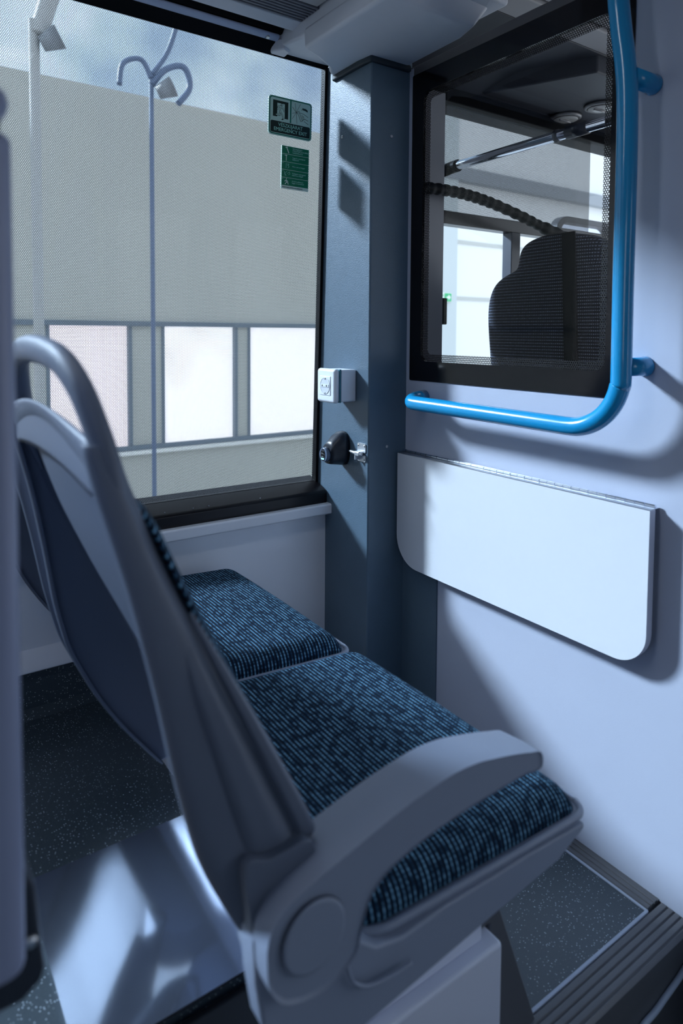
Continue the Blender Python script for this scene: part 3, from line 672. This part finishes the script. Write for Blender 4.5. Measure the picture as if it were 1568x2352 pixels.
cr = [T(ox, oz, 0.001, [(12, 24), p]) for p in [(8, 46), (24, 47), (0, 36), (0, 20), (0, 6), (14, -3), (20, 24)]]
strokes(s1, 'crack_lines', cr, 0.0006, M_signd)
hand = [T(ox, oz, 0.001, q) for q in ([(14, 26), (20, 29), (23, 22), (31, 6), (26, 4), (19, 19), (14, 23), (14, 26)], [(24, 25), (34, 24), (48, 18)], [(31, 7), (38, 12), (48, 9)], [(28, 20), (35, 17)], [(29, 16), (36, 14)], [(30, 12), (36, 11)], [(36, 6), (49, 0)])]
strokes(s1, 'hand_and_hammer', hand, 0.0008, M_signd)
slab(MB(), T(ox, oz, 0.001, [(27, 31), (32, 36), (32, 33.5), (40, 33), (46, 30), (46, 35), (40, 38), (32, 38), (32, 40)]), 0.0018, 0.0021).build('arrow', M_signd, s1)
def win_text(parent, txt, size, x, z, material, align='LEFT', name='lettering', sq=1.0):
    return text_mesh(txt, size, (x, wy(z)-0.0020, z), parent, material, name, align, squeeze=sq)
win_text(s1, 'VÉSZKIJÁRAT\nEMERGENCY EXIT', 0.0125, (x0+x1)/2, z0+.0205, M_txt, 'CENTER', sq=0.98)

s2 = thing('instruction_sticker', (0.91, wy(0.38), 0.377), 'small green five-row hammer instruction sticker below the exit sticker', 'sticker')
x0, x1, z0, z1 = 0.869, 0.951, 0.372, 0.480
slab(MB(), [(x0, z0), (x1, z0), (x1, z1), (x0, z1)], -0.002, 0.0006).build('backing', M_txtw, s2)
slab(MB(), [(x0+.001, z0+.0085), (x1-.001, z0+.0085), (x1-.001, z1-.001), (x0+.001, z1-.001)], 0.0007, 0.0010).build('green_field', M_green2, s2)
rows5 = [z1-.001-0.0197*k for k in range(6)]
for k in range(1, 5): slab(MB(), [(x0, rows5[k]-.0004), (x1, rows5[k]-.0004), (x1, rows5[k]+.0004), (x0, rows5[k]+.0004)], 0.0011, 0.0014).build('row_line', M_txtw, s2)
tx = x0+.031
for k, (s_, sz) in enumerate((('VÉSZKIJÁRATI\nÜVEGTÖRŐ KALAPÁCS\nHASZNÁLATA', 0.0052), ('Vegye le a vészkijárati\nkalapácsot!', 0.0048), ('Húzza szét az üveget!', 0.0048), ('A kalapács segítségével\ntörje be az üveget!', 0.0048), ('A kitört nyíláson át\nhagyja el a járművet!', 0.0048))):
    win_text(s2, s_, sz, tx, (rows5[k]+rows5[k+1])/2, M_txt, sq=0.92)
win_text(s2, 'Üvegtörő kalapács használata csak vészhelyzetben!', 0.0030, x0+.002, z0+.0040, M_signd)
for k in range(1, 5): win_text(s2, str(k), 0.0040, x0+.0025, rows5[k]-.0035, M_txt)
strokes(s2, 'hammer', [T(x0+.011, rows5[1]+.002, 0.001, q) for q in ([(3, 14), (9, 1)], [(0, 14), (5, 15)])], 0.0024, M_txtw)
strokes(s2, 'hammer', [T(x0+.009, rows5[2]+.002, 0.001, q) for q in ([(4, 15), (4, 1)], [(0, 14), (6, 14)])], 0.0018, M_txtw)
strokes(s2, 'hand_outline', [T(x0+.009, rows5[3]+.002, 0.001, q) for q in ([(4, 14), (4, 2)], [(6, 12), (12, 13), (10, 8), (13, 6), (9, 2)], [(8, 9), (12, 10)])], 0.0008, M_txt)
strokes(s2, 'hand_outline', [T(x0+.007, rows5[4]+.002, 0.001, q) for q in ([(1, 13), (4, 2)], [(9, 14), (2, 7), (7, 3)], [(10, 8), (16, 13), (18, 8), (13, 5)])], 0.0007, M_txt)
strokes(s2, 'running_figure', [T(x0+.009, rows5[5]+.002, 0.001, q) for q in ([(5, 12), (6, 6), (2, 1)], [(6, 6), (10, 5), (11, 1)], [(1, 8), (5, 11), (10, 8)], [(5.5, 14), (5.6, 15)])], 0.0019, M_txtw)

# ================================================================== BUS SEATS
def interp(tab, z):
    if z >= tab[0][0]: return tab[0][1:]
    for a, b_ in zip(tab[:-1], tab[1:]):
        if b_[0] <= z <= a[0]:
            t = (a[0]-z)/(a[0]-b_[0]); return tuple(p+(q-p)*t for p, q in zip(a[1:], b_[1:]))
    return tab[-1][1:]
#        z      front  rear  halfwidth  centre shift
PROF = [(-0.07, 0.153, 0.124, 0.183, -0.014),
        (-0.12, 0.166, 0.134, 0.190, -0.012),
        (-0.20, 0.196, 0.156, 0.206, -0.008),
        (-0.285, 0.236, 0.174, 0.221, -0.004),
        (-0.36, 0.273, 0.187, 0.231, -0.002),
        (-0.43, 0.306, 0.205, 0.236, 0.0),
        (-0.50, 0.334, 0.238, 0.234, 0.0),
        (-0.55, 0.352, 0.268, 0.226, 0.0),
        (-0.62, 0.380, 0.325, 0.205, 0.0)]
def seat_shell(CY):
    rows = []
    zz = [-0.085, -0.10, -0.12, -0.16, -0.20, -0.24, -0.285, -0.32, -0.36, -0.40, -0.43, -0.465, -0.50, -0.53, -0.56, -0.59, -0.62]
    for z in zz:
        f, r, w, cs = interp(PROF, z); d = f-r; c0 = CY+cs
        half = [(r+0.004, w-0.022), (r, w-0.012), (r+0.004, w-0.003), (r+d*0.30, w), (r+d*0.7, w-0.001), (f-0.010, w-0.006), (f, w-0.015), (f+0.001, w-0.026), (f-0.006, w-0.040), (f-0.012, w-0.07), (f-0.016, w*0.45)]
        row = [(x, c0-y, z) for x, y in half]+[(f-0.018, c0, z)]+[(x, c0+y, z) for x, y in reversed(half)]
        rows.append(row)
    return MB().grid(rows)
def make_seat(CY, aisle):
    t = thing('bus_seat', (0.45, CY, -0.66), '', 'seat')
    seat_shell(CY).build('backrest_shell', M_plastic, t, subsurf=2, solid=0.005, soff=-1)
    # grab handle arch
    pts = []
    f, r, w, cs = interp(PROF, -0.12)
    for z in (-0.17, -0.14, -0.12):
        f_, r_, w_, cs_ = interp(PROF, z); pts.append((f_-0.014, CY+cs_-w_+0.014, z))
    arch = [(-0.175, -0.095, 0.147), (-0.170, -0.072, 0.141), (-0.158, -0.046, 0.134), (-0.130, -0.026, 0.128), (-0.090, -0.0185, 0.125), (-0.045, -0.016, 0.124), (0.0, -0.0165, 0.125), (0.050, -0.020, 0.128), (0.095, -0.029, 0.132), (0.130, -0.046, 0.138), (0.155, -0.072, 0.144), (0.168, -0.098, 0.150)]
    for y, z, x in arch: pts.append((x, CY-0.012+y, z))
    for z in (-0.12, -0.14, -0.17):
        f_, r_, w_, cs_ = interp(PROF, z); pts.append((f_-0.014, CY+cs_+w_-0.014, z))
    hp_ = smooth_path(pts, 3); nn_ = len(hp_); tp = [min(1, 0.25+0.75*min(i, nn_-1-i)/6) for i in range(nn_)]
    MB().tube(hp_, [0.0135*q for q in tp], 18, r2=[0.0100*q for q in tp], up=Vector((0, -1, 0.1))).build('grab_handle', M_plastic, t, smooth=True)
    # shoulder below the opening
    rows = []
    for j in range(17):
        s_ = -1+2*j/16; y = s_*0.176
        zA = -0.071-0.014*abs(s_)**2.2; zB = -0.080-0.036*abs(s_)**1.9
        fA = interp(PROF, zA)[0]; rB = interp(PROF, zB)[1]
        A = Vector((fA-0.018, CY-0.012+y, zA)); B = Vector((rB+0.006, CY-0.010+y*0.97, zB)); Mx = A.lerp(B, 0.5)+Vector((-0.006, 0, 0.008))
        C_ = B+Vector((0.008, 0, -0.012)); E_ = A+Vector((0.004, 0, -0.05))
        rows.append([E_, A+Vector((0.004, 0, -0.004)), A, A.lerp(Mx, 0.5)+Vector((0, 0, 0.002)), Mx, Mx.lerp(B, 0.6), B, C_])
    MB().grid(rows).build('shoulder', M_plastic, t, subsurf=1, solid=0.004, soff=-1)
    # fabric pad on the front of the backrest
    rows = []; uv = []
    zz = [-0.13, -0.15, -0.18]+[-0.22-0.03*k for k in range(12)]
    arc = 0
    for i, z in enumerate(zz):
        f_, r_, w_, cs_ = interp(PROF, z); ed = 1 if 0 < i < len(zz)-1 else 0; arc += 0.03
        row = []
        for j in range(13):
            s_ = -1+2*j/12; th = 0.016*(1-abs(s_)**6)*ed
            hw = w_-0.006 if ed else w_-0.03
            row.append((f_-0.004+th+0.004*ed, CY+cs_+s_*hw, z)); uv.append((arc, s_*hw))
        rows.append(row)
    MB().grid(rows).build('backrest_pad', M_fab, t, subsurf=1, solid=0.006, soff=0, uv=uv)
    # cushion
    X0_, X1_, HW = 0.345, 0.706, 0.2305
    def topz(x): return -0.588+0.018*(0.706-x)/0.36   # tray rim height
    nx, ny = 46, 40; rows = []; uv = []; H = 0.034
    def prof_(d, r): return math.sqrt(max(0.0, 1-(1-min(d, r)/r)**2))
    us = []
    xs = [X0_+(X1_-X0_)*(0.5-0.5*math.cos(math.pi*i/nx)) for i in range(nx+1)]
    arc = 0; px_, pz_ = None, None; arcs = []
    for x in xs:
        z = H*prof_(x-X0_, 0.05)*prof_(X1_-x, 0.045)
        if px_ is not None: arc += math.hypot(x-px_, z-pz_)
        arcs.append(arc); px_, pz_ = x, z
    for i, x in enumerate(xs):
        row = []
        cr = 0.055
        hw = HW
        if x-X0_ < cr: hw = HW-cr+math.sqrt(max(0, cr*cr-(cr-(x-X0_))**2))
        if X1_-x < 0.02: hw = HW-0.02+math.sqrt(max(0, 0.0004-(0.02-(X1_-x))**2))
        for j in range(ny+1):
            s_ = math.sin(math.pi/2*(-1+2*j/ny)); y = s_*hw
            h = H*prof_(x-X0_, 0.05)*prof_(X1_-x, 0.045)*prof_(hw-abs(y), 0.032)
            h += 0.004*math.cos(y/HW*math.pi/2)*h/H - 0.006*math.exp(-((x-0.45)/0.08)**2)*math.cos(y/HW*math.pi/2)*h/H
            ext = 0.020*(1-prof_(hw-abs(y), 0.032))*math.copysign(1, y)
            row.append((x, CY+y, topz(x)+h)); uv.append((arcs[i], y+ext))
        rows.append(row)
    MB().grid(rows).build('seat_cushion', M_fab, t, smooth=True, uv=uv)
    # tray: rim loop + skirt
    rim = []
    for (x, y) in arcpts(0.688, -0.212, 0.026, 0, -90, 5)+arcpts(0.400, -0.183, 0.055, -90, -180, 8)+arcpts(0.400, 0.183, 0.055, 180, 90, 8)+arcpts(0.688, 0.212, 0.026, 90, 0, 5):
        rim.append((x, CY+y, topz(x)+0.0015))
    rim.append(rim[0])
    mb_rim = MB(); mb_rim.tube(rim+[rim[1]], 0.0042, 10)
    A = [(x, y) for x, y, z in rim[:-1]]; za = [z for x, y, z in rim[:-1]]
    cxx, cyy = 0.55, CY
    B = [(cxx+(x-cxx)*0.93, cyy+(y-cyy)*0.955) for x, y in A]; zb = [z-0.042 for z in za]
    mb = MB(); loft(mb, A, za, B, zb, True, True); tr_ = mb.build('seat_tray', M_arm, t, bevel=0.003); mb_rim.build('tray_rim', M_arm, tr_, smooth=True)
    return t
seat_far = make_seat(1.217, False)
tag(seat_far, 'blue ribbed seat by the window, half hidden behind the aisle seat')
seat_near = make_seat(0.717, True)
tag(seat_near, 'large blue ribbed aisle seat in the foreground with a grey armrest')
for s_ in (seat_far, seat_near): s_['group'] = 'pair of passenger seats'
# aisle side parts of the near seat
t = seat_near
side = [(.243, -.497), (.245, -.534), (.252, -.575), (.268, -.612), (.30, -.632), (.345, -.641), (.50, -.640), (.655, -.624), (.703, -.605), (.705, -.598), (.60, -.591), (.545, -.590), (.473, -.586), (.408, -.581), (.373, -.570), (.352, -.552), (.345, -.530), (.345, -.48), (.30, -.455), (.262, -.466), (.250, -.478)]
cmb = MB().prism(closed(side[:-8], 1)+side[-8:], 1, 0.466, 0.490)
def sstep(x, a, b): q = max(0, min(1, (x-a)/(b-a))); return q*q*(3-2*q)
cmb.v = [(x, y+(0.0115*sstep(x, 0.34, 0.50) if y < 0.48 else 0.002), z) for x, y, z in cmb.v]
cov_o = cmb.build('side_cover', M_arm, t, bevel=0.006, bseg=3)
arm = [(.2445, -.500), (.2455, -.482), (.252, -.470), (.263, -.461), (.285, -.453), (.32, -.444), (.378, -.430), (.42, -.423), (.45, -.420), (.48, -.4215), (.504, -.426), (.535, -.433), (.560, -.440), (.577, -.446), (.579, -.462), (.565, -.463), (.551, -.461), (.50, -.462), (.461, -.464), (.42, -.468), (.379, -.476), (.360, -.484), (.347, -.496), (.338, -.518), (.330, -.540), (.300, -.552), (.265, -.545), (.248, -.525)]
arm = closed(arm, 3); mb = MB(); n = len(arm)
vs = []
def armw(x): return 0.502 if x > 0.33 else 0.502-0.008*(0.33-x)/0.09
for (yy, shrink) in ((0.448, 0.004), (0.4455, 0.0), (0.47, 0.0), (0.500, 0.0), (0.504, 0.004)):
    for (x, z) in arm:
        cx_, cz_ = 0.38, -0.47
        zz = z - (0.004 if z > -0.48 and yy > 0.48 else 0) 
        vs.append((x+(cx_-x)*shrink*4, yy, zz+(cz_-zz)*shrink*8))
fs = [(r*n+i, r*n+(i+1) % n, (r+1)*n+(i+1) % n, (r+1)*n+i) for r in range(4) for i in range(n)]+[tuple(range(n)), tuple(range(5*n-1, 4*n-1, -1))]
mb.add(vs, fs); arm_o = mb.build('armrest', M_arm, t, bevel=0.006, bseg=4, angle=40)
MB().tube([(0.288, 0.4455, -0.497), (0.288, 0.4435, -0.497), (0.288, 0.4425, -0.497)], [0.031, 0.030, 0.027], 36).build('pivot_cap', M_arm, arm_o, smooth=True)
MB().tube(smooth_path([(0.333, 0.461, -0.560), (0.340, 0.4605, -0.580), (0.358, 0.4605, -0.594), (0.385, 0.461, -0.600), (0.41, 0.462, -0.602)], 6), [0.002]*25, 8).build('moulded_ridge', M_arm, cov_o, smooth=True)
# raised panels on the outside of the shell
def side_y(z): f_, r_, w_, cs_ = interp(PROF, z); return 0.717+cs_-w_
def side_patch(name, edge_l, edge_r, thick, mm):
    """patch laid on the aisle side of the shell; edges are lists of (x,z)"""
    rows = []
    for (a, b_) in zip(edge_l, edge_r):
        row = []
        for k in range(6):
            x = a[0]+(b_[0]-a[0])*k/5; z = a[1]+(b_[1]-a[1])*k/5
            d = thick if 0 < k < 5 else -0.002
            row.append((x, side_y(z)-d, z))
        rows.append(row)
    rows[0] = [(x, side_y(z)+0.002, z) for x, y, z in rows[0]]; rows[-1] = [(x, side_y(z)+0.002, z) for x, y, z in rows[-1]]
    return MB().grid(rows).build(name, mm, t, subsurf=2)
side_patch('side_panel', [(.196, -.25), (.200, -.285), (.212, -.33), (.226, -.38), (.240, -.425), (.248, -.445)], [(.205, -.25), (.222, -.285), (.243, -.33), (.264, -.38), (.288, -.432), (.292, -.448)], 0.005, M_plastic)
side_patch('side_edge', [(.203, -.225), (.226, -.283), (.247, -.33), (.268, -.38), (.292, -.43), (.296, -.445)], [(.207, -.225), (.238, -.283), (.262, -.33), (.287, -.38), (.311, -.43), (.314, -.442)], 0.004, M_plastic)
# hinge bracket cover behind the arm
MB().prism(closed([(.238, -.432), (.262, -.436), (.298, -.436), (.305, -.46), (.285, -.50), (.262, -.53), (.25, -.55), (.244, -.49)], 4), 1, 0.470, 0.490).build('hinge_cover', M_plastic, t, bevel=0.006)

# ------------------------------------------------------------------ seat support
pd = thing('seat_pedestal', (0.5, 0.75, -1.0), 'white box pedestal carrying the two seats', 'pedestal')
MB().box(0.425, 0.645, 0.587, 1.30, -0.803, -0.632).build('upper_box', M_white, pd, bevel=0.003)
MB().box(0.42, 0.667, 0.570, 1.02, -1.0, -0.803).build('lower_box', M_white, pd, bevel=0.006)
tag(MB().prism([(.648, -.660), (.655, -.660), (.689, -.785), (.772, -1.0), (.670, -1.0), (.670, -.80), (.648, -.80)], 1, 0.596, 0.612).build('support_leg', M_nosing, bevel=0.003), 'dark slanted metal support leg beside the white pedestal', 'leg')
cv = thing('floor_cover', (0.3, 0.86, -0.795), 'shiny curved-reflection metal cover plate on the floor behind the aisle seat', 'cover')
MB().box(0.164, 0.60, 0.716, 1.016, -0.7945, -0.790).build('plate', M_gloss, cv)
tag(box(0.06, 0.415, 0.50, 0.712, -1.375, -0.80).build('battery_box', M_black, bevel=0.004), 'black box low under the seat beside the shiny plate', 'box')

# ------------------------------------------------------------------ foreground panel at the left edge
fp = thing('screen_panel', (-0.02, 0.45, -0.5), 'pale grey upright panel at the left edge, out of focus', 'panel')
MB().prism(rrect(-0.14, 0.0718, 0.44, 0.50, 0.012), 2, -0.405, 0.118).build('panel', M_post, fp, bevel=0.006)
MB().prism(rrect(-0.14, 0.0710, 0.44, 0.50, 0.012), 2, 0.124, 0.147).build('cap', M_post, fp, bevel=0.012)
MB().prism(rrect(-0.137, 0.0665, 0.443, 0.497, 0.012), 2, 0.116, 0.126).build('seam', M_dark, fp)
MB().prism([(-0.14, -0.440), (0.072, -0.440), (0.0825, -0.432), (0.0855, -0.424), (0.080, -0.365), (0.070, -0.34), (0.055, -0.34), (-0.14, -0.40)], 1, 0.4605, 0.505).build('bracket', M_dark, fp, bevel=0.004)
screw(fp, (0.0765, 0.4600, -0.400), 1, 0.0042)

# ================================================================== OUTSIDE: HALL
HY = 6.0
hb_ = thing('hall_building', (3.0, 6.1, -2.5), 'pale hall wall with a row of lit windows outside the bus', 'building')
b = MB(); b.box(-6, 5.2, HY, HY+0.2, -2.6, -1.06); b.box(-6, 5.2, HY, HY+0.2, 0.075, 2.1)
for (a, c_) in ((-6, -1.2), (0.85, 1.19), (1.91, 2.18), (2.95, 3.06), (4.0, 5.2)): b.box(a, c_, HY, HY+0.2, -1.06, 0.075)
b.build('rendered_wall', M_hallg, hb_)
MB().box(-6, 5.2, HY+0.05, HY+0.08, 2.1, 4.6).build('clerestory', M_clere, hb_)
MB().box(-6, 5.2, HY-0.03, HY, 0.055, 0.10).build('transom', M_hallt, hb_)
MB().box(-6, 5.2, HY-0.03, HY, -1.06, -1.02).build('window_sill', M_hallt, hb_)
MB().box(-6, 5.2, HY-0.05, HY-0.03, -1.10, -1.065).build('sill_line', M_hall, hb_)
for k, (a, c_, mm) in enumerate(((-1.2, 0.85, M_pane2), (1.19, 1.91, M_pane2), (2.18, 2.95, M_pane), (3.06, 4.0, M_pane))):
    lw_o = MB().box(a, c_, HY+0.05, HY+0.08, -1.06, 0.06).build('lit_window', mm, hb_)
    MB().box(a, a+0.03, HY-0.01, HY+0.05, -1.06, 0.06).build('window_post', M_hallt, lw_o)
    MB().box(c_-0.03, c_, HY-0.01, HY+0.05, -1.06, 0.06).build('window_post', M_hallt, lw_o)
b = MB(); b.box(5.2, 14, HY, HY+0.2, -2.6, 3.6); b.build('white_cladding', M_hall, hb_)
for z in (0.44, 1.13): MB().box(5.83, 14, HY-0.02, HY, z-0.012, z+0.03).build('panel_joint', M_hallg, hb_)
MB().box(5.2, 14, HY-0.12, HY, 1.86, 2.02).build('beam', M_hallb, hb_)
MB().box(5.45, 5.83, HY-0.10, HY, -2.6, 3.4).build('column', mat('hall_column', (0.60, 0.66, 0.66), 0.6), hb_)
struct(box(-8, 14, 1.9, 8, -2.7, -2.6).build('ground', mat('hall_floor', (0.68, 0.70, 0.70), 0.6)), 'pale concrete ground outside the bus', 'ground')
es = thing('exit_sign', (5.64, 5.88, 0.40), 'small green and white exit sign on the hall column outside', 'sign')
MB().box(5.50, 5.72, 5.87, 5.895, 0.385, 0.50).build('sign_box', mat('sign_white_box', (0.8, 0.85, 0.8), 0.4), es, bevel=0.004)
MB().box(5.60, 5.705, 5.862, 5.870, 0.395, 0.49).build('green_panel', M_exit, es)
MB().prism([(5.625, 0.452), (5.655, 0.452), (5.655, 0.475), (5.690, 0.442), (5.655, 0.410), (5.655, 0.432), (5.625, 0.432)], 1, 5.856, 5.863).build('arrow', M_hall, es)
MB().prism([(5.512, 0.40), (5.53, 0.43), (5.555, 0.40), (5.565, 0.405), (5.545, 0.455), (5.575, 0.46), (5.575, 0.47), (5.53, 0.475), (5.515, 0.45), (5.50, 0.42)], 1, 5.862, 5.872).build('running_figure', M_exit, es)
# poles outside the side window
def pole(x, y, z1, r, label, mm, arms):
    p = thing('lamp_pole', (x, y, -2.6), label, 'pole')
    MB().tube([(x, y, -2.6), (x, y, z1)], r, 12).build('shaft', mm, p, smooth=True)
    for (pp_, rr) in arms: MB().tube(smooth_path([(x+a, y, z1+c_) for a, c_ in pp_], 6), rr, 10).build('bracket', mm, p, smooth=True)
    MB().tube([(x+0.04, y-0.03, z1-0.16), (x+0.15, y-0.08, z1-0.10)], [0.05, 0.08], 14).build('lamp_head', M_hallb, p, smooth=True)
pole(1.86, 5.3, 2.05, 0.018, 'thin dark pole with curled lamp brackets outside the window', mat('pole_blue_grey', (0.16, 0.22, 0.34), 0.5), [([(-0.25, -0.15), (-0.22, 0.02), (-0.08, 0.08), (0.0, -0.05)], 0.02), ([(0.0, -0.1), (0.12, 0.05), (0.27, 0.1), (0.32, -0.05), (0.22, -0.2)], 0.025), ([(0.0, -0.02), (0.14, 0.2), (0.25, 0.55)], 0.02)])
pole(0.95, 5.0, 2.1, 0.035, 'pale wide pole with a dark lamp near the left edge outside the window', mat('pole_pale', (0.50, 0.52, 0.52), 0.6), [([(0.03, -0.1), (0.08, 0.1), (0.18, 0.4)], 0.06)])
